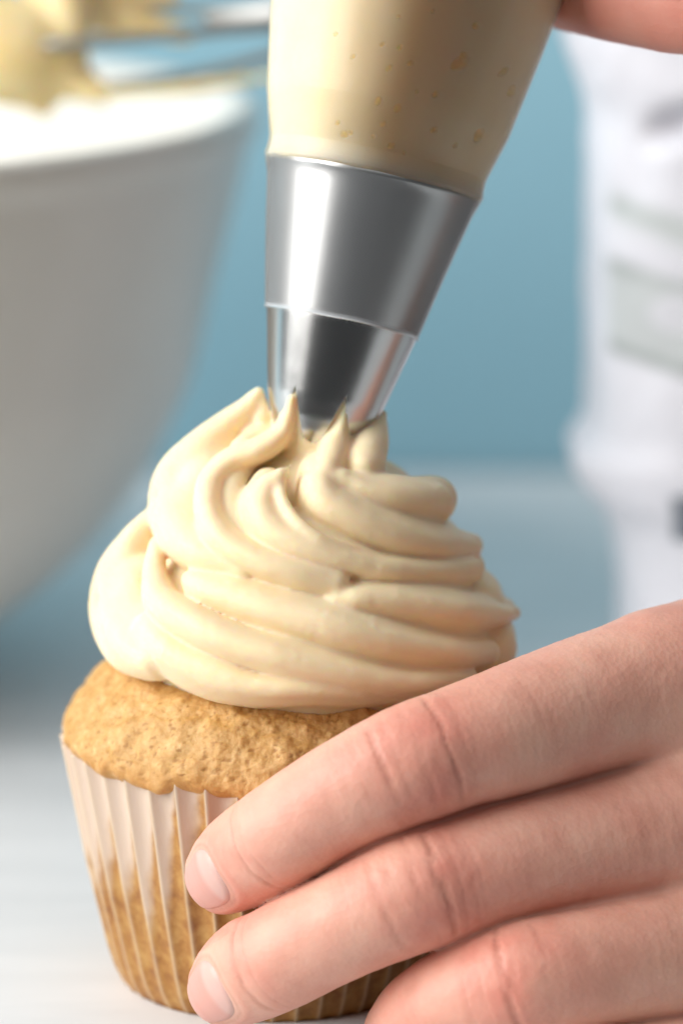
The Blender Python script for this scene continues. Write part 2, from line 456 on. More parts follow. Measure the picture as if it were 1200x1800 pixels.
LOBES = [
 # upper turn  (photo x, y, radius; last number = how far the ribbon is pushed outwards)
 (0.0, [(454, 690, 8), (436, 714, 18), (398, 746, 24), (348, 786, 30), (302, 840, 34), (298, 895, 40), (316, 940, 44), (356, 976, 34), (430, 1000, 22)]),
 (-.30, [(440, 748, 22), (414, 785, 32), (372, 830, 38), (344, 885, 42), (345, 935, 42), (376, 968, 38)]),
 (.10, [(513, 700, 6), (508, 730, 15), (494, 763, 22), (455, 792, 25), (406, 812, 27), (372, 848, 27), (366, 895, 27), (390, 945, 32), (446, 981, 34), (520, 1008, 33), (588, 1026, 27)]),
 (.02, [(492, 836, 12), (470, 860, 26), (460, 896, 38), (488, 938, 46), (550, 965, 41), (624, 988, 33), (700, 1004, 22), (736, 1012, 11)]),
 (.0, [(600, 838, 14), (566, 846, 32), (572, 884, 48), (624, 914, 50), (692, 940, 46), (762, 958, 34), (828, 966, 17)]),
 (.0, [(640, 1000, 18), (700, 1003, 26), (770, 1006, 28), (826, 1004, 22)]),
 (.0, [(604, 845, 20), (650, 866, 34), (700, 878, 40), (762, 886, 38)]),
 # spikes drawn up into the slots of the tip
 (.03, [(607, 708, 3), (602, 740, 12), (592, 776, 25), (584, 806, 29), (572, 832, 22)]),
 (.0, [(672, 728, 6), (660, 755, 24), (648, 785, 36), (640, 820, 40)]),
 (-.80, [(556, 800, 24), (556, 822, 34)]),
 (-.22, [(556, 826, 22), (560, 848, 28)]),
 (-.34, [(448, 792, 18), (412, 846, 24), (408, 900, 25), (432, 948, 24)]),
 (.0, [(461, 698, 6), (462, 728, 16), (456, 764, 25), (428, 792, 25)]),
 # lower turn
 (.0, [(262, 912, 12), (228, 956, 26), (196, 1016, 32), (196, 1078, 42), (226, 1130, 52), (258, 1156, 42), (280, 1166, 34)]),
 (-.30, [(264, 955, 24), (244, 1005, 36), (240, 1060, 46), (266, 1110, 46)]),
 (.10, [(276, 962, 14), (272, 1010, 24), (286, 1058, 34), (342, 1098, 38), (420, 1132, 37), (500, 1157, 35), (600, 1183, 36), (690, 1199, 34), (772, 1195, 22), (825, 1190, 10)]),
 (.0, [(334, 1022, 14), (360, 1036, 34), (404, 1048, 44), (480, 1074, 46), (600, 1107, 46), (700, 1132, 36), (790, 1146, 30), (856, 1148, 22)]),
 (.0, [(590, 1054, 20), (640, 1054, 34), (720, 1062, 43), (810, 1077, 36), (884, 1080, 17), (904, 1079, 7)]),
 (.0, [(262, 1110, 34), (300, 1146, 46), (380, 1184, 52), (452, 1205, 37), (540, 1209, 28), (630, 1214, 24), (690, 1214, 18)]),
]
# the crest of each ribbon: a thinner ridge along its outer edge
CRESTS = [[(512, 822, 8), (492, 848, 10), (502, 888, 11), (540, 932, 11), (596, 964, 9), (646, 983, 6)]]
O0 = P(552, 790, -.25); S1 = P(655, 317, .65)
A, E1, E2 = frame(S1 - O0); LS = float(np.linalg.norm(S1 - O0))
RT = lambda s: np.interp(s, [-.2, 0, .25, .5, .8, 1.1, 2.05, LS, LS + .06], [.50, .60, .74, .84, .93, 1.0, 1.215, 1.69, 1.72])
def swirl_paths():
    out = []
    for push, L in LOBES:
        web = push == -.30; plain = web or max(r for _, _, r in L) < 26
        a = [(*p, rc) for p, rc in (on_swirl(x, y, r * (1 if plain else .96), push - (0 if plain else .12)) for (x, y, r) in L)]
        sp = spline(a, 8); tip = None
        if not plain:                                   # a ribbon is sharper along its crest
            b = [(*p, rc) for p, rc in (on_swirl(x, y, max(r * .48, 4), push + .03) for (x, y, r) in L)]
            sb = spline(b, 8); t = np.linspace(0, 1, len(sb)); fade = np.clip(np.minimum(t, 1 - t) * 6, 0, 1); sb[:, 1] += .3 * (1 - fade) ** 1.5 * sstep(8.6, 8.2, sb[:, 2]); tip = (sb[:, :3], np.maximum(sb[:, 3], .02))
        out.append((sp[:, :3], np.maximum(sp[:, 3], .02), 'web' if web else False, tip))
    for push, L in LOBES:
        if push in (-.30, -.34) or L[0][1] < 735: continue
        pts = [(*p, rc) for p, rc in (on_swirl(x, y, r + 5, push - .22) for (x, y, r) in L if r > 14 and x > 365)]
        if len(pts) < 2: continue
        sp = spline(pts, 5); t = np.linspace(0, 1, len(sp)); sp[:, 1] += .35 * (1 - np.clip(np.minimum(t, 1 - t) * 4, 0, 1)); out.append((sp[:, :3], sp[:, 3], 'body', None))
    for L in CRESTS:
        pts = [(*p, rc) for p, rc in (on_swirl(x, y, r, .07) for (x, y, r) in L)]
        sp = spline(pts, 8); t = np.linspace(0, 1, len(sp)); fade = np.clip(np.minimum(t, 1 - t) * 3.2, 0, 1)
        q = sp[:, :3].copy(); q[:, 1] += (1 - fade) * .34
        out.append((q, np.maximum(sp[:, 3] * .8 * (.3 + .7 * fade), .02), True, None))
    # the two turns go on round the back
    for (z0, z1, rad, rr) in ((5.55, 5.75, 2.75, .55), (6.2, 6.6, 2.6, .5), (7.1, 7.5, 1.95, .5), (7.9, 8.3, 1.25, .48), (8.6, 8.8, .75, .4)):
        a = np.linspace(R(-5), R(185), 16); t = np.linspace(0, 1, 16)
        cx = (axis_px(1000) - 600) / 110 + .1
        out.append((np.stack([cx + rad * np.cos(a), rad * np.sin(a), z0 + (z1 - z0) * t], -1), np.full(16, rr), False, None))
    # the frosting still inside the tip
    q = np.linspace(-.1, 1.6, 12); out.append((O0 + np.multiply.outer(q, A), RT(q) - .075, False, None))
    return out
SWIRL = swirl_paths()
def core_sdf(Q):
    ax = np.interp(Q[:, 2], [5, 7.7, 9.6], [-.62, -.5, -.31])
    rr = np.hypot(Q[:, 0] - ax, Q[:, 1])
    Rz = np.interp(Q[:, 2], [4.9, 5.6, 6.3, 7.0, 7.7, 8.4, 8.9, 9.3, 9.8], [2.5, 2.9, 2.88, 2.40, 1.68, 1.05, .60, .48, .42])
    d = (rr - Rz) * .85
    return np.maximum(d, np.maximum(Q[:, 2] - 9.75, 4.95 - Q[:, 2]))
def frost_sdf(Q):
    d = core_sdf(Q); dm = np.full(len(Q), 9.0); db = np.full(len(Q), 9.0); dc = np.full(len(Q), 9.0)
    for q, (p, r, cr, tip) in enumerate(SWIRL):
        if cr == 'web': continue
        if cr == 'body': db = smin(db, chain(Q, p, r, .9)[0], .22); continue
        c, _ = chain(Q, p, r, .9)
        if tip: c = smin(c, chain(Q, tip[0], tip[1], .9)[0], .24)
        if q + 1 < len(SWIRL) and SWIRL[q + 1][2] == 'web': c = smin(c, chain(Q, SWIRL[q + 1][0], SWIRL[q + 1][1], .9)[0], .32)
        if cr is True: dc = np.minimum(dc, c)
        else: dm = smin(dm, c, .07)
    dm = smin(dm, dc, .15)
    dm = smin(dm, db, .09)
    return smin(d, dm, .14)
def build_frosting():
    V, F = sdf_mesh(frost_sdf, (-4.6, -3.9, 4.8), (3.4, 3.9, 10.0), .038)
    f2 = lambda Q: frost_sdf(Q) - .012 * fbm(Q, 1.7, 2, 8) - .004 * fbm(Q, 9, 2, 18)
    V = settle(f2, V, frost_sdf)
    obj('frosting', mesh_np('frosting', cup(V), F), M_FROST, CUP)
build_frosting()

# ------------------------------------------------------------------ piping bag and tip
BAG = empty('piping_bag', label='clear plastic piping bag full of cream frosting with a steel star tip', category='piping bag')
def axial(s, r, th):
    return O0 + np.multiply.outer(s, A) + (r * np.sin(th))[..., None] * E1 + (-r * np.cos(th))[..., None] * (-E2 if E2[1] < 0 else E2)
def build_tip():
    N, nu, nv = 7, 560, 60
    th = np.arange(nu) / nu * 2 * math.pi
    slot = R(20)                                     # one slot faces right of centre
    ph = ((th - slot) / (2 * math.pi / N)) % 1.0     # 0 and 1 at the slots, .5 at a tooth
    tooth = np.clip(np.sin(math.pi * ph) * 1.02, 0, 1) ** 1.05
    s0 = .91 - 1.04 * tooth                           # lower edge: high in the slots, low at the teeth
    v = np.linspace(0, 1, nv) ** 1.25
    S = s0[:, None] + (LS + .03 - s0[:, None]) * v[None]
    TH = np.broadcast_to(th[:, None], S.shape)
    rr = RT(S)
    lip = .03 * gauss(S - LS, .05)
    V = axial(S, rr + lip, TH).reshape(-1, 3)
    o = obj('star_tip', mesh_np('star_tip', V, grid_faces(nu, nv, True), True, dict(wrapped=sstep(2.0, 2.1, S).ravel())), M_STEEL, BAG)
    md = o.modifiers.new('thickness', 'SOLIDIFY'); md.thickness = .0005; md.offset = -1
build_tip()
RB = lambda s: np.interp(s, [LS - .02, LS + .05, LS + .16, LS + .35, LS + 1.1, LS + 2.5, LS + 4.5, LS + 7, LS + 9, LS + 11], [1.70, 1.765, 1.745, 1.74, 1.95, 2.19, 2.5, 2.75, 2.3, 1.0])
PITS = [(672, 78, 5, 3), (702, 83, 5, 4), (684, 120, 7, 4), (721, 112, 6, 4), (808, 112, 17, 11), (816, 98, 7, 8), (665, 178, 8, 5), (698, 190, 8, 5), (765, 166, 6, 5), (732, 161, 4, 3), (605, 236, 6, 6), (673, 218, 5, 4), (687, 256, 6, 5), (763, 228, 7, 5), (885, 125, 12, 5), (842, 238, 13, 8), (593, 216, 4, 4), (615, 233, 4, 5), (836, 45, 7, 6), (590, 60, 4, 3), (620, 100, 5, 3), (760, 20, 4, 3), (700, 30, 4, 3), (900, 160, 10, 8), (710, 268, 4, 3), (655, 240, 3, 3), (800, 255, 5, 4)]
def build_filling():
    nu, nv = 760, 330
    th = np.arange(nu) / nu * 2 * math.pi
    s = np.r_[np.linspace(LS - .25, LS + 3.6, nv - 40), np.linspace(LS + 3.65, LS + 11, 40)]
    S = np.broadcast_to(s[None], (nu, nv)); TH = np.broadcast_to(th[:, None], S.shape)
    r = np.where(S < LS, RT(S) - .12, RB(S) - .012)
    V = axial(S, r, TH).reshape(-1, 3)
    cen = (O0 + np.multiply.outer(S, A)).reshape(-1, 3); out = V - cen; out /= np.linalg.norm(out, axis=1)[:, None]
    wrin = (sstep(LS + .3, LS + 1.2, S) * (.006 * np.sin(TH * 9 + 1.2 * np.sin(S * 1.3)) + .003 * np.sin(TH * 23 + S * .6))).ravel()
    V = V + out * (.02 * fbm(V, 1.1, 2, 14) + wrin)[:, None]
    # trapped air: small pits pressed into the filling where it meets the film
    d = np.zeros(len(V)); depth = (V[:, 1] < cen[:, 1])
    for (x, y, a, b) in PITS:
        Y = S1[1] - 1.4 + (317 - y) / 110 * .25
        q = P(x, y, Y); q = q + 0
        # walk along the sight line to the filling
        dirv = vnorm(q - np.array((0, CAMY, CAMZ)))
        rel = (V - np.array((0, CAMY, CAMZ))); along = rel @ dirv
        lat = rel - along[:, None] * dirv
        ang = random.uniform(.5, 1.1); ex = np.array((math.cos(ang), 0, math.sin(ang))); ez = np.array((-math.sin(ang), 0, math.cos(ang)))
        aa, bb = pxcm(a, 0), pxcm(b, 0)
        m = depth & (np.abs(lat).max(1) < .5)
        k = np.zeros(len(V)); k[m] = (((lat[m] @ ex) / aa) ** 2 + ((lat[m] @ ez) / bb) ** 2)
        d[m] = np.maximum(d[m], (1 - sstep(.35, 1.15, k[m])) * min(.12, 1.3 * bb + .03))
    V = V - out * d[:, None]
    obj('frosting_filling', mesh_np('frosting_filling', V, grid_faces(nu, nv, True)), M_FILL, BAG)
build_filling()
def build_film():
    nu, nv = 300, 170
    th = np.arange(nu) / nu * 2 * math.pi
    cut = 2.06 + .008 * np.sin(th * 2 + 1) + .006 * np.sin(th * 7)
    v = np.linspace(0, 1, nv)
    S = cut[:, None] + (LS + 11.2 - cut[:, None]) * v[None]; TH = np.broadcast_to(th[:, None], S.shape)
    r = np.where(S < LS + .02, RT(S) + .022 + .03 * sstep(LS - .25, LS, S), RB(S) + .012)
    r = r + .012 * np.sin(TH * 5 + S) * sstep(LS, LS - 1, S)
    haze = np.where(S < LS, .12, .02) + .5 * gauss(S - cut[:, None], .03)
    V = axial(S, r, TH).reshape(-1, 3)
    obj('plastic_film', mesh_np('plastic_film', V, grid_faces(nu, nv, True), True, dict(haze=haze.ravel())), M_FILM, BAG)
    # the cut edge of the film, a fine rolled rim
    rim = axial(cut, RT(cut) + .03, th); rim = np.vstack([rim, rim[:1]])
    V, F = tube(rim, .012, 6)
    obj('film_edge', mesh_np('film_edge', V, F, True, dict(haze=np.full(len(V), .75))), M_FILM, BAG)
build_film()

# ------------------------------------------------------------------ hands
def finger(pts):
    rows = [(*P(x, y, Y), pxcm(r, Y)) for (x, y, Y, r) in pts]
    s = spline(rows, 7); return s[:, :3], s[:, 3]
FING = dict(
 index=finger([(396, 1536, -3.62, 74), (430, 1510, -3.95, 90), (492, 1468, -4.40, 96), (600, 1400, -4.65, 100), (680, 1361, -4.68, 107), (740, 1336, -4.60, 111), (800, 1315, -4.40, 111), (880, 1290, -4.05, 118), (1000, 1252, -3.35, 127), (1150, 1207, -2.5, 136)]),
 middle=finger([(404, 1733, -4.05, 78), (438, 1708, -4.35, 94), (496, 1680, -4.75, 98), (600, 1628, -5.05, 99), (690, 1586, -5.12, 106), (745, 1564, -5.05, 110), (800, 1546, -4.9, 109), (900, 1515, -4.55, 112), (1050, 1482, -3.9, 122), (1250, 1434, -3.0, 140)]),
 ring=finger([(712, 1817, -4.6, 78), (750, 1786, -5.0, 92), (820, 1753, -5.3, 102), (900, 1730, -5.5, 109), (950, 1718, -5.45, 111), (1050, 1700, -5.1, 112), (1200, 1678, -4.4, 122), (1330, 1650, -3.6, 132)]),
 pinky=finger([(860, 1935, -5.1, 60), (930, 1905, -5.6, 74), (1020, 1892, -5.8, 78), (1120, 1880, -5.7, 82), (1250, 1860, -5.0, 95), (1400, 1815, -4.0, 110)]),
 thumb=finger([(800, 1330, 2.5, 80), (890, 1350, 2.3, 95), (1000, 1380, 1.8, 98), (1150, 1410, 1.0, 120), (1400, 1450, -.3, 170)]),
)
PALM = [finger(p) for p in (
 [(1170, 1212, -2.3, 120), (1330, 1178, -1.5, 165), (1600, 1230, -.3, 190), (1900, 1300, .5, 210)],
 [(1250, 1432, -2.8, 140), (1400, 1420, -1.8, 160), (1650, 1390, -.6, 200), (1900, 1340, .5, 210)],
 [(1330, 1640, -3.5, 125), (1480, 1600, -2.6, 150), (1700, 1480, -1.0, 190), (1900, 1380, .5, 200)],
 [(1400, 1815, -4.0, 105), (1520, 1740, -3.2, 130), (1720, 1560, -1.4, 180), (1900, 1400, .5, 190)],
 [(1190, 1330, -2.75, 78), (1300, 1330, -2.2, 110), (1500, 1330, -1.2, 150)],
 [(1255, 1575, -3.6, 78), (1380, 1550, -2.8, 110), (1560, 1480, -1.6, 150)],
 [(1850, 1330, .3, 220), (2150, 1330, 1.2, 225), (2500, 1320, 2.2, 250)])]
WEB = [finger(p) for p in ([(520, 1556, -4.15, 36), (640, 1490, -4.4, 58), (740, 1450, -4.4, 62), (880, 1402, -3.9, 66), (1040, 1368, -3.2, 80)], [(800, 1652, -4.75, 50), (950, 1614, -4.6, 62), (1150, 1580, -3.9, 80)])]
DORS = dict(index=(-.05, -.93, .36), middle=(-.05, -.93, .36), ring=(-.05, -.93, .36))
NAILS = {}
def nail_frame(nm):
    p, r = FING[nm]
    el = vnorm(p[0] - p[9]); d = np.array(DORS[nm]); en = vnorm(d - el * d.dot(el)); ew = np.cross(en, el)
    return p[0].copy(), el, en, ew
for nm in ('index', 'middle'): NAILS[nm] = nail_frame(nm)
NL, NW = .70, .80              # half length (cm), half angle (rad) of a nail
NC = -.06                      # nail centre along the finger, measured from the centre of the fingertip ball
def nail_uv(Q, nm):
    c, el, en, ew = NAILS[nm]; q = Q - c
    u = q @ el - NC; ph = np.arctan2(q @ ew, q @ en)
    k = (np.abs(u / NL) ** 2.6 + np.abs(ph / NW) ** 2.6) ** (1 / 2.6)
    return u, ph, k
def hand_base(Q, with_s=False):
    d = np.full(len(Q), 9.0); info = {}
    for nm, (p, r) in FING.items():
        c, s = chain(Q, p, r, 1.4); info[nm] = (c, s)
        d = smin(d, c, .09)
    for p, r in WEB: d = smin(d, chain(Q, p, r, 1.4)[0], .10)
    pal = np.full(len(Q), 9.0)
    for p, r in PALM:
        c, _ = chain(Q, p, r, 2.0); pal = smin(pal, c, .9)
    d = smin(d, pal, .55)
    return (d, info) if with_s else d
def arc_at(nm, px):
    """arclength along a finger at a photo column"""
    p, _ = FING[nm]; L = np.r_[0, np.cumsum(np.linalg.norm(np.diff(p, axis=0), axis=1))]
    col = 600 + p[:, 0] / (p[:, 1] - CAMY) * FPX * 1.0
    return float(np.interp(px, col, L))
CREASES = dict(index=[(466, .034, .05), (480, .012, .04), (600, .004, .03), (618, .004, .03), (640, .006, .03), (662, .006, .03), (692, .024, .05), (712, .010, .04), (740, .012, .05), (766, .034, .05), (790, .010, .04), (806, .006, .04)],
               middle=[(466, .036, .055), (482, .014, .04), (690, .016, .04), (712, .012, .04), (738, .014, .05), (762, .034, .05), (786, .010, .04), (806, .008, .04), (824, .006, .03)],
               ring=[(868, .014, .04), (888, .012, .05), (928, .034, .055), (950, .012, .04), (972, .008, .04)])
KNOBS = dict(index=(742, 480), middle=(752, 475), ring=(915, 770))
def dorsal(Q, nm, p):
    i = np.argmin(((Q[:, None, :] - p[None, ::6]) ** 2).sum(-1), 1) * 6; i = np.minimum(i, len(p) - 1)
    v = Q - p[i]; v /= np.linalg.norm(v, axis=1)[:, None] + 1e-9
    return v @ vnorm(DORS[nm]), v
def hand_detail(Q, attrs=False):
    d, info = hand_base(Q, True); add = np.zeros(len(Q))
    red = np.zeros(len(Q)); pale = np.zeros(len(Q)); crs = np.zeros(len(Q))
    allc = np.stack([info[n][0] for n in FING], 1); near = np.argmin(allc, 1); names = list(FING)
    for nm in DORS:
        c, s = info[nm]; m = np.nonzero((np.abs(c) < .25) & (near == names.index(nm)))[0]
        if not len(m): continue
        q = Q[m]; dd, v = dorsal(q, nm, FING[nm][0]); ss = s[m]
        msk = sstep(.05, .6, dd)
        wob = .035 * fbm(q, 2.2, 2, 5) + .10 * (1 - dd)
        a = np.zeros(len(m)); cr = np.zeros(len(m))
        for (px, dep, wd) in CREASES[nm]:
            s0 = arc_at(nm, px); brk = .8 + .2 * sstep(-.5, .3, fbm(q, 3.0, 2, int(px)))
            g = gauss(ss - s0 - wob * (1 if px % 4 else -1), wd * .55) * msk * brk
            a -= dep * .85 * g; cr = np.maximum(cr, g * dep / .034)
        k1, k2 = (arc_at(nm, x) for x in KNOBS[nm])
        kk = gauss(ss - k1, .75) * sstep(.0, .8, dd); k3 = gauss(ss - k2, .35) * sstep(.0, .8, dd)
        a += .012 * gauss(ss - k1 + .03, .22) * sstep(.2, .9, dd) + .004 * kk * fbm(q, 6, 2, 3) - .002 * kk * np.abs(np.sin(ss * 24 + 3 * fbm(q, 2.0, 2, 77)))
        add[m] += a
        red[m] = np.maximum(red[m], np.clip(.74 * kk + .38 * k3 + .28 * gauss(ss, .8), 0, 1) * (.75 + .35 * fbm(q, 3, 2, 40)))
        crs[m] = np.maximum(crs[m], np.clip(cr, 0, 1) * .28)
    for nm in NAILS:
        c0, el, en, ew = NAILS[nm]
        m = np.nonzero((((Q - c0) ** 2).sum(1) < 1.7) & (np.abs(d) < .3))[0]
        if not len(m): continue
        u, ph, k = nail_uv(Q[m], nm); ok = (np.abs(ph) < 1.6)
        rim = gauss(k - 1.02, .05) * ok; fold = gauss(k - 1.20, .12) * ok * sstep(.75, -.2, u / NL)
        ins = sstep(1.02, .9, k) * ok
        add[m] += -.005 * rim + .016 * fold - .026 * ins
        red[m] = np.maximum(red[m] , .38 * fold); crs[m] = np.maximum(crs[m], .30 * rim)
    if attrs:
        # web and back-of-hand mottling
        red = np.clip(red + .20 * np.clip(fbm(Q, 1.1, 3, 70), -.2, 1), 0, .85)
        pale = np.clip(.35 * fbm(Q, .9, 2, 90), 0, .5)
        return red, pale, crs
    add = add + .007 * fbm(Q, 2.3, 2, 33) + .0018 * fbm(Q, 9, 2, 35)
    return d - add
def ribbon_nail(nm, parent, toroot):
    c, el, en, ew = NAILS[nm]; nu, nv = 44, 40
    a = np.linspace(-1, 1, nu); b = np.linspace(-1, 1, nv)
    U, W = np.meshgrid(a, b, indexing='ij')
    # square -> rounded outline
    n = 2.6; m = np.maximum(np.abs(U), np.abs(W)) + 1e-9; q = (np.abs(U) ** n + np.abs(W) ** n) ** (1 / n) + 1e-9
    U2, W2 = U * m / q, W * m / q
    u = (U2 * NL + NC); ph = W2 * NW
    o = c + u[..., None] * el; dr = np.cos(ph)[..., None] * en + np.sin(ph)[..., None] * ew
    o, dr = o.reshape(-1, 3), dr.reshape(-1, 3)
    # towards the tip the nail plate stays nearly flat instead of following the round fingertip
    t = np.full(len(o), 1.6)
    for _ in range(40): t = np.maximum(t - chain(o + dr * t[:, None], *FING[nm], 3.0)[0] * .9, 0.05)
    ur = u.ravel()
    k = (np.abs(U2) ** n + np.abs(W2) ** n).ravel() ** (1 / n)
    over = np.clip(ur - .30, 0, None)
    t = t + .004 - .045 * sstep(.80, 1.0, k) * sstep(.45, .2, ur) - .012 * sstep(.9, 1.0, k) + .10 * over ** 1.5
    V = o + dr * t[:, None]
    tip = sstep(.40, .50, ur / NL * .62 + .06); lun = sstep(-.28, -.42, ur) * .55
    me = mesh_np('fingernail', V - toroot, grid_faces(nu, nv), True, dict(tipness=tip * .75, lunula=lun))
    ob = obj('fingernail', me, M_NAIL, parent)
    md = ob.modifiers.new('thickness', 'SOLIDIFY'); md.thickness = .0003; md.offset = -1
def build_hand():
    wx = lambda u: np.where(u < 6, u, 6 + (u - 6) * 3.0)
    warp = lambda Q: np.stack([wx(Q[:, 0]), Q[:, 1], Q[:, 2]], -1)
    V, F = sdf_mesh(hand_base, (-3.4, -8.2, -1.6), (11.4, 6.5, 9.4), .045, 8, warp, lambda Q: np.where(Q[:, 0] < 5.7, 1.0, 2.4))
    V = settle(hand_detail, V, hand_base)
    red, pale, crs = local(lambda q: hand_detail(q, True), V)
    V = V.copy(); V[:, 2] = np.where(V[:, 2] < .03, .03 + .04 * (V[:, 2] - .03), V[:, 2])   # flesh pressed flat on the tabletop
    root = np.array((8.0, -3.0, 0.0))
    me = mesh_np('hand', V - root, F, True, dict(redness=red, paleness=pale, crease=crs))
    o = obj('hand', me, M_SKIN, label='bare hand in front steadying the paper case with its fingertips', category='hand')
    o.location = root * CM
    for nm in NAILS: ribbon_nail(nm, o, root)
build_hand()

def build_grip_hand():
    c = lambda s: O0 + A * s
    s0 = LS + 2.7
    C0 = c(s0)
    Q = lambda x, y, Y, r: (*P(x, y, Y), pxcm(r, Y))
    s = spline([Q(1420, 10, -.6, 88), Q(1310, 10, -.2, 92), Q(1200, 0, .3, 95), Q(1090, -16, 1.0, 90), Q(1010, -30, 2.4, 85), Q(920, -50, 3.9, 82), Q(800, -80, 4.6, 78)], 6)
    F4 = [(s[:, :3], s[:, 3])]
    for k in range(1, 4):
        # fingers stacked up the bag, palm on the right, curling round behind it
        ce = c(LS + 3.45 + k * 1.75); rb = 2.35 + .12 * k; rf = (.80, .88, .92, .9)[k]
        pts = []
        for a in (R(-8), R(15), R(45), R(80), R(115), R(140)):
            rr = rb + rf * .92
            pts.append((*(ce + np.array((math.cos(a) * rr, math.sin(a) * rr, -.05 * a))), rf * (1.0 if a < 1.5 else .88)))
        pts.insert(0, (*(ce + np.array((rb + 2.6, -1.2, -.5))), rf * 1.18))
        s = spline(pts, 6); F4.append((s[:, :3], s[:, 3]))
    b = c(LS + 5.5) + np.array((4.4, -.9, -.2))
    palm = []
    s = spline([Q(1500, -60, -.4, 100), (*(b + np.array((3.2, -.6, -.6))), 1.35), (*(b + np.array((7.0, -1.2, .3))), 1.9)], 5); palm.append((s[:, :3], s[:, 3]))
    for k in range(1, 4):
        ce = c(LS + 3.35 + k * 1.75) + np.array((4.3, -1.0, -.38))
        s = spline([(*ce, 1.08), (*(b + np.array((3.2, -.6, -.9 + .7 * k))), 1.35), (*(b + np.array((7.0, -1.2, .3))), 1.9)], 5); palm.append((s[:, :3], s[:, 3]))
    s = spline([(*(b + np.array((7.0, -1.2, .3))), 2.0), (*(b + np.array((11, -2, 2))), 2.15), (*(b + np.array((15, -3, 4))), 2.5)], 5); palm.append((s[:, :3], s[:, 3]))
    th = spline([(*(b + np.array((3, -1.2, 4.0))), 1.3), (*(b + np.array((-.6, -2.2, 5.6))), 1.1), (*(b + np.array((-3.0, -2.6, 6.0))), .95), (*(b + np.array((-4.6, -2.4, 5.8))), .85)], 5)
    F4.append((th[:, :3], th[:, 3]))
    def f(Q):
        d = np.full(len(Q), 9.0)
        for p, r in F4: d = smin(d, chain(Q, p, r, 1.4)[0], .06)
        pl = np.full(len(Q), 9.0)
        for p, r in palm: pl = smin(pl, chain(Q, p, r, 2)[0], .8)
        return smin(d, pl, .5)
    allp = np.vstack([p for p, _ in F4 + palm]); lo = allp.min(0) - 2.7; hi = allp.max(0) + 2.7
    V, Fc = sdf_mesh(f, lo, hi, .15)
    V = settle(lambda Q: f(Q) - .012 * fbm(Q, 2.3, 2, 33) - .004 * fbm(Q, 8, 2, 3), V, f)
    red = np.clip(.7 + .3 * fbm(V, 1.1, 2, 7), 0, .95)  # strong overall red darkens this hand's skin colour in place of shade
    root = b
    o = obj('hand', mesh_np('hand', V - root, Fc, True, dict(redness=red, paleness=np.zeros(len(V)), crease=np.zeros(len(V)))), M_SKIN,
            label='shadowed hand at the top right gripping the piping bag, only its lower edge in view', category='hand')
    o.location = root * CM
build_grip_hand()

# ------------------------------------------------------------------ mixing bowl with a coated beater
BC = np.array((-14.6, 20.0, 0)); BR = 12.86
def build_bowl():
    root = empty('mixing_bowl', label='large white stoneware mixing bowl behind the cupcake on the left', category='bowl'); root.location = BC * CM
    prof = np.array([(5.2, .02), (6.1, .0), (6.4, .35), (7.8, 1.6), (9.2, 2.75), (10.35, 4.15), (11.2, 5.7), (11.6, 6.7), (12.0, 8.4), (12.45, 10.1), (12.7, 11.2)])
    outer = spline(prof, 5)
    rim = np.array([(12.86, 11.45), (12.95, 11.75), (12.86, 11.98), (12.62, 12.02), (12.42, 11.86)])
    inner = outer[::-1].copy(); inner[:, 0] -= .55; inner[:, 1] += .5; inner = inner[inner[:, 1] < 11.3]
    pr = np.vstack([outer, rim, inner, [(.01, inner[-1, 1] - .1)]]); pr = np.vstack([[(.01, .25)], [(5.0, .25)], pr])
    nu = 140; th = np.arange(nu) / nu * 2 * math.pi
    V = np.stack([np.multiply.outer(np.sin(th), pr[:, 0]), -np.multiply.outer(np.cos(th), pr[:, 0]), np.broadcast_to(pr[:, 1], (nu, len(pr)))], -1).reshape(-1, 3)
    obj('bowl_body', mesh_np('bowl_body', V, grid_faces(nu, len(pr), True)), M_BOWL, root)
build_bowl()
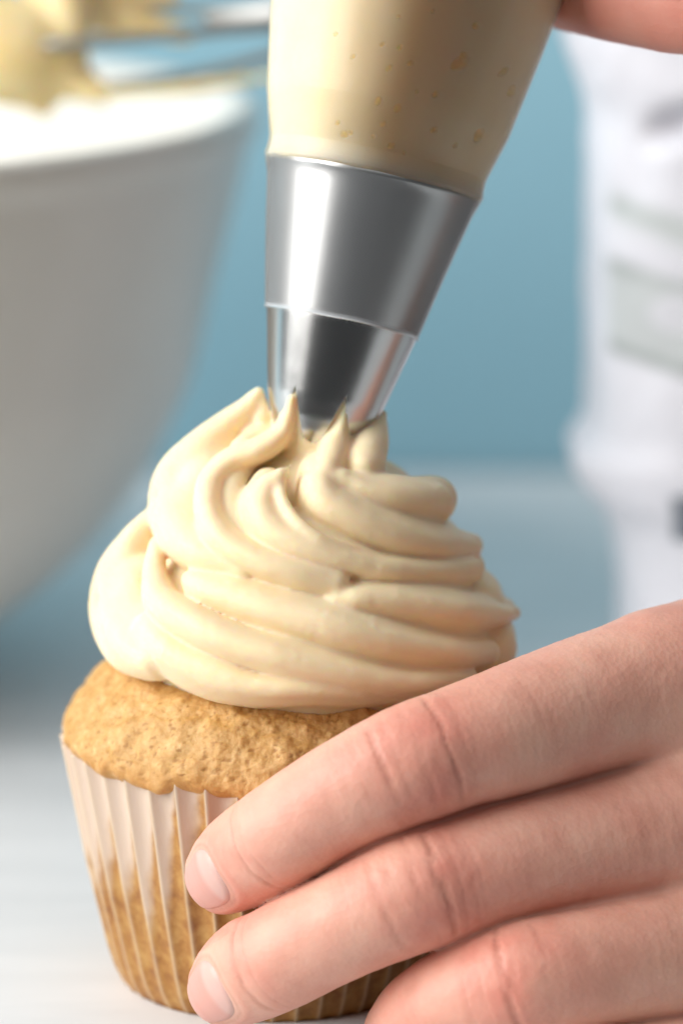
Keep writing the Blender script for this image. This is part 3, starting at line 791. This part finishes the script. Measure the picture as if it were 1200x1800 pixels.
def build_beater():
    Yb = 16.0
    a = P(20, 62, Yb); b = P(640, 14, Yb); ax = vnorm(b - a); L = np.linalg.norm(b - a)
    root = empty('mixer_beater', label='steel mixer beater with yellow frosting clinging to its loops over the bowl', category='beater'); root.location = a * CM
    up = vnorm(np.array((0, 0, 1.0)) - ax * ax[2]); fr = np.cross(ax, up)
    H = 1.15
    for q in range(4):
        t = q * math.pi / 2 + .12; dr = math.cos(t) * up + math.sin(t) * fr
        pts = [ax * (L * x) + dr * (H * h) for x, h in ((.0, .1), (.04, .62), (.14, 1.0), (.35, 1.0), (.6, .85), (.85, .5), (1.0, .16))]
        V, F = tube(spline(pts, 7), .11, 8); obj('beater_wire', mesh_np('beater_wire', V, F), M_BEATER, root)
    V, F = tube(np.array([ax * (L * .55), ax * (L * 1.0), ax * (L * 1.5)]), np.array([.30, .38, .38]), 14)
    obj('shaft', mesh_np('shaft', V, F), M_BEATER, root)
    # frosting caught in the loops: a lumpy mass with drips
    chains = []
    Q = lambda x, y, Y, r: (*P(x, y, Y), pxcm(r, Y))
    for pts in ([Q(120, 152, Yb - .7, 12), Q(190, 163, Yb - 1, 9), Q(300, 158, Yb - 1.1, 9), Q(400, 146, Yb - 1, 8), Q(480, 134, Yb - .8, 7)], [Q(-60, 60, Yb, 90), Q(20, 90, Yb - .3, 95), Q(84, 100, Yb - .4, 66)], [Q(120, -10, Yb - .5, 40), Q(132, 60, Yb - .6, 24), Q(128, 120, Yb - .6, 22), Q(160, 150, Yb - .6, 14)], [Q(60, 130, Yb - .5, 50), Q(74, 175, Yb - .6, 26), Q(76, 196, Yb - .6, 12)],
                [Q(80, 40, Yb, 60), Q(140, 30, Yb, 30), Q(230, 40, Yb, 26), Q(330, 62, Yb, 16)], [Q(100, 100, Yb - .5, 40), Q(120, 140, Yb - .6, 26), Q(165, 158, Yb - .6, 18), Q(182, 178, Yb - .6, 9)],
                [Q(330, 148, Yb, 10), Q(340, 158, Yb, 9), Q(430, 138, Yb, 11)], [Q(100, 0, Yb, 40), Q(180, -20, Yb, 30), Q(300, -10, Yb, 20)]):
        s = spline(pts, 6); chains.append((s[:, :3], np.maximum(s[:, 3], .05)))
    def f(X):
        d = np.full(len(X), 9.0)
        for p, r in chains: d = smin(d, chain(X, p, r, 1.0)[0], .3)
        return d - .03 * fbm(X, 1.3, 2, 3)
    ap = np.vstack([p for p, _ in chains])
    V, F = sdf_mesh(f, ap.min(0) - 1.5, ap.max(0) + 1.5, .09)
    obj('clinging_frosting', mesh_np('clinging_frosting', V - a, F), M_BATTER, root)
build_beater()

# ------------------------------------------------------------------ white paper bag on the right
def build_paper_bag():
    Y0, hx, hy = 17.0, 6.2, 4.2
    zpx = [(1290, 1088), (1000, 1082), (905, 1070), (868, 1046), (832, 1016), (786, 1000), (756, 1018), (724, 1034), (600, 1034), (300, 1034), (190, 1034), (120, 1014), (60, 988), (-20, 965), (-120, 985)]
    zz, xl = [], []
    for py, px in zpx:
        p = P(px, py, Y0); zz.append(p[2]); xl.append(p[0])
    zz[0] = 0.0
    zz, xl = np.array(zz), np.array(xl)
    sp = spline(np.stack([zz, xl], 1), 8); zz, xl = sp[:, 0], sp[:, 1]; o_ = np.argsort(zz); zz, xl = zz[o_], xl[o_]
    root = empty('paper_bag', label='white paper baking bag with pale green print behind the hand on the right', category='bag')
    cx = 4.95 + hx; root.location = (cx * CM, Y0 * CM, 0)
    nu, nv = 360, 300
    th = np.arange(nu) / nu * 2 * math.pi; z = np.linspace(0, zz[-1], nv)
    TH, Z = np.meshgrid(th, z, indexing='ij')
    n = 3.0; k = (np.abs(np.cos(TH)) ** n + np.abs(np.sin(TH)) ** n) ** (-1 / n)
    left = cx - np.interp(Z, zz, xl)
    hxx = np.where(np.cos(TH) < 0, left, hx)
    X = k * np.cos(TH) * hxx; Y = k * np.sin(TH) * hy * (1 - .35 * sstep(12.5, 16.5, Z))
    V = np.stack([X, Y, Z], -1).reshape(-1, 3)
    nrm = np.stack([np.cos(TH), np.sin(TH), 0 * TH], -1).reshape(-1, 3)
    W = V + (cx, Y0, 0)
    px = 600 + FPX * W[:, 0] / ((W[:, 1] - CAMY) * math.cos(PITCH) - (W[:, 2] - CAMZ) * math.sin(PITCH))
    py = 900 - FPX * ((W[:, 2] - CAMZ) * math.cos(PITCH) + (W[:, 1] - CAMY) * math.sin(PITCH)) / ((W[:, 1] - CAMY) * math.cos(PITCH) - (W[:, 2] - CAMZ) * math.sin(PITCH))
    front = (nrm[:, 1] < .3).astype(float)
    crumple = .10 * fbm(V, .55, 3, 6)
    # the gathered neck: a deep crease running into the front face
    cre = gauss(py - (222 - (px - 1180) * .25), 26) * sstep(1110, 1175, px)
    V = V + nrm * (crumple - .55 * cre * front)[:, None]
    # print, laid out on the bag's own front face (arc position across, height up)
    s = (px - 1070) ; bend = .48 * np.clip(s, 0, 140) - .0008 * np.clip(s, 0, 140) ** 2
    y = py - bend; on = front * sstep(1062, 1080, px)
    rag = 7 * fbm(np.stack([px * .02, py * .02, 0 * px], -1), 1.0, 2, 3)
    pale = on * np.clip(.55 * (gauss(y - 358 + rag, 26)) + .45 * sstep(440, 456, y) * sstep(620, 606, y), 0, 1)
    oval = sstep(1.15, .85, np.hypot((px - 1200) / 62, (py - 552) / 36)); pale = pale * (1 - .8 * oval)
    dark = on * np.clip(.42 * gauss(y - 458, 15) * (.5 + .5 * sstep(1150, 1085, px)) + .48 * gauss(y - 604 + rag * .4, 12) + .22 * gauss(y - 352, 14) * sstep(1130, 1085, px), 0, 1)
    navy = front * sstep(1176, 1186, px) * sstep(868, 876, py) * sstep(956, 948, py) * .85
    obj('bag_body', mesh_np('bag_body', V, grid_faces(nu, nv, True), True, dict(print_pale=pale, print_dark=dark, print_navy=navy)), M_BAGPAPER, root)
build_paper_bag()
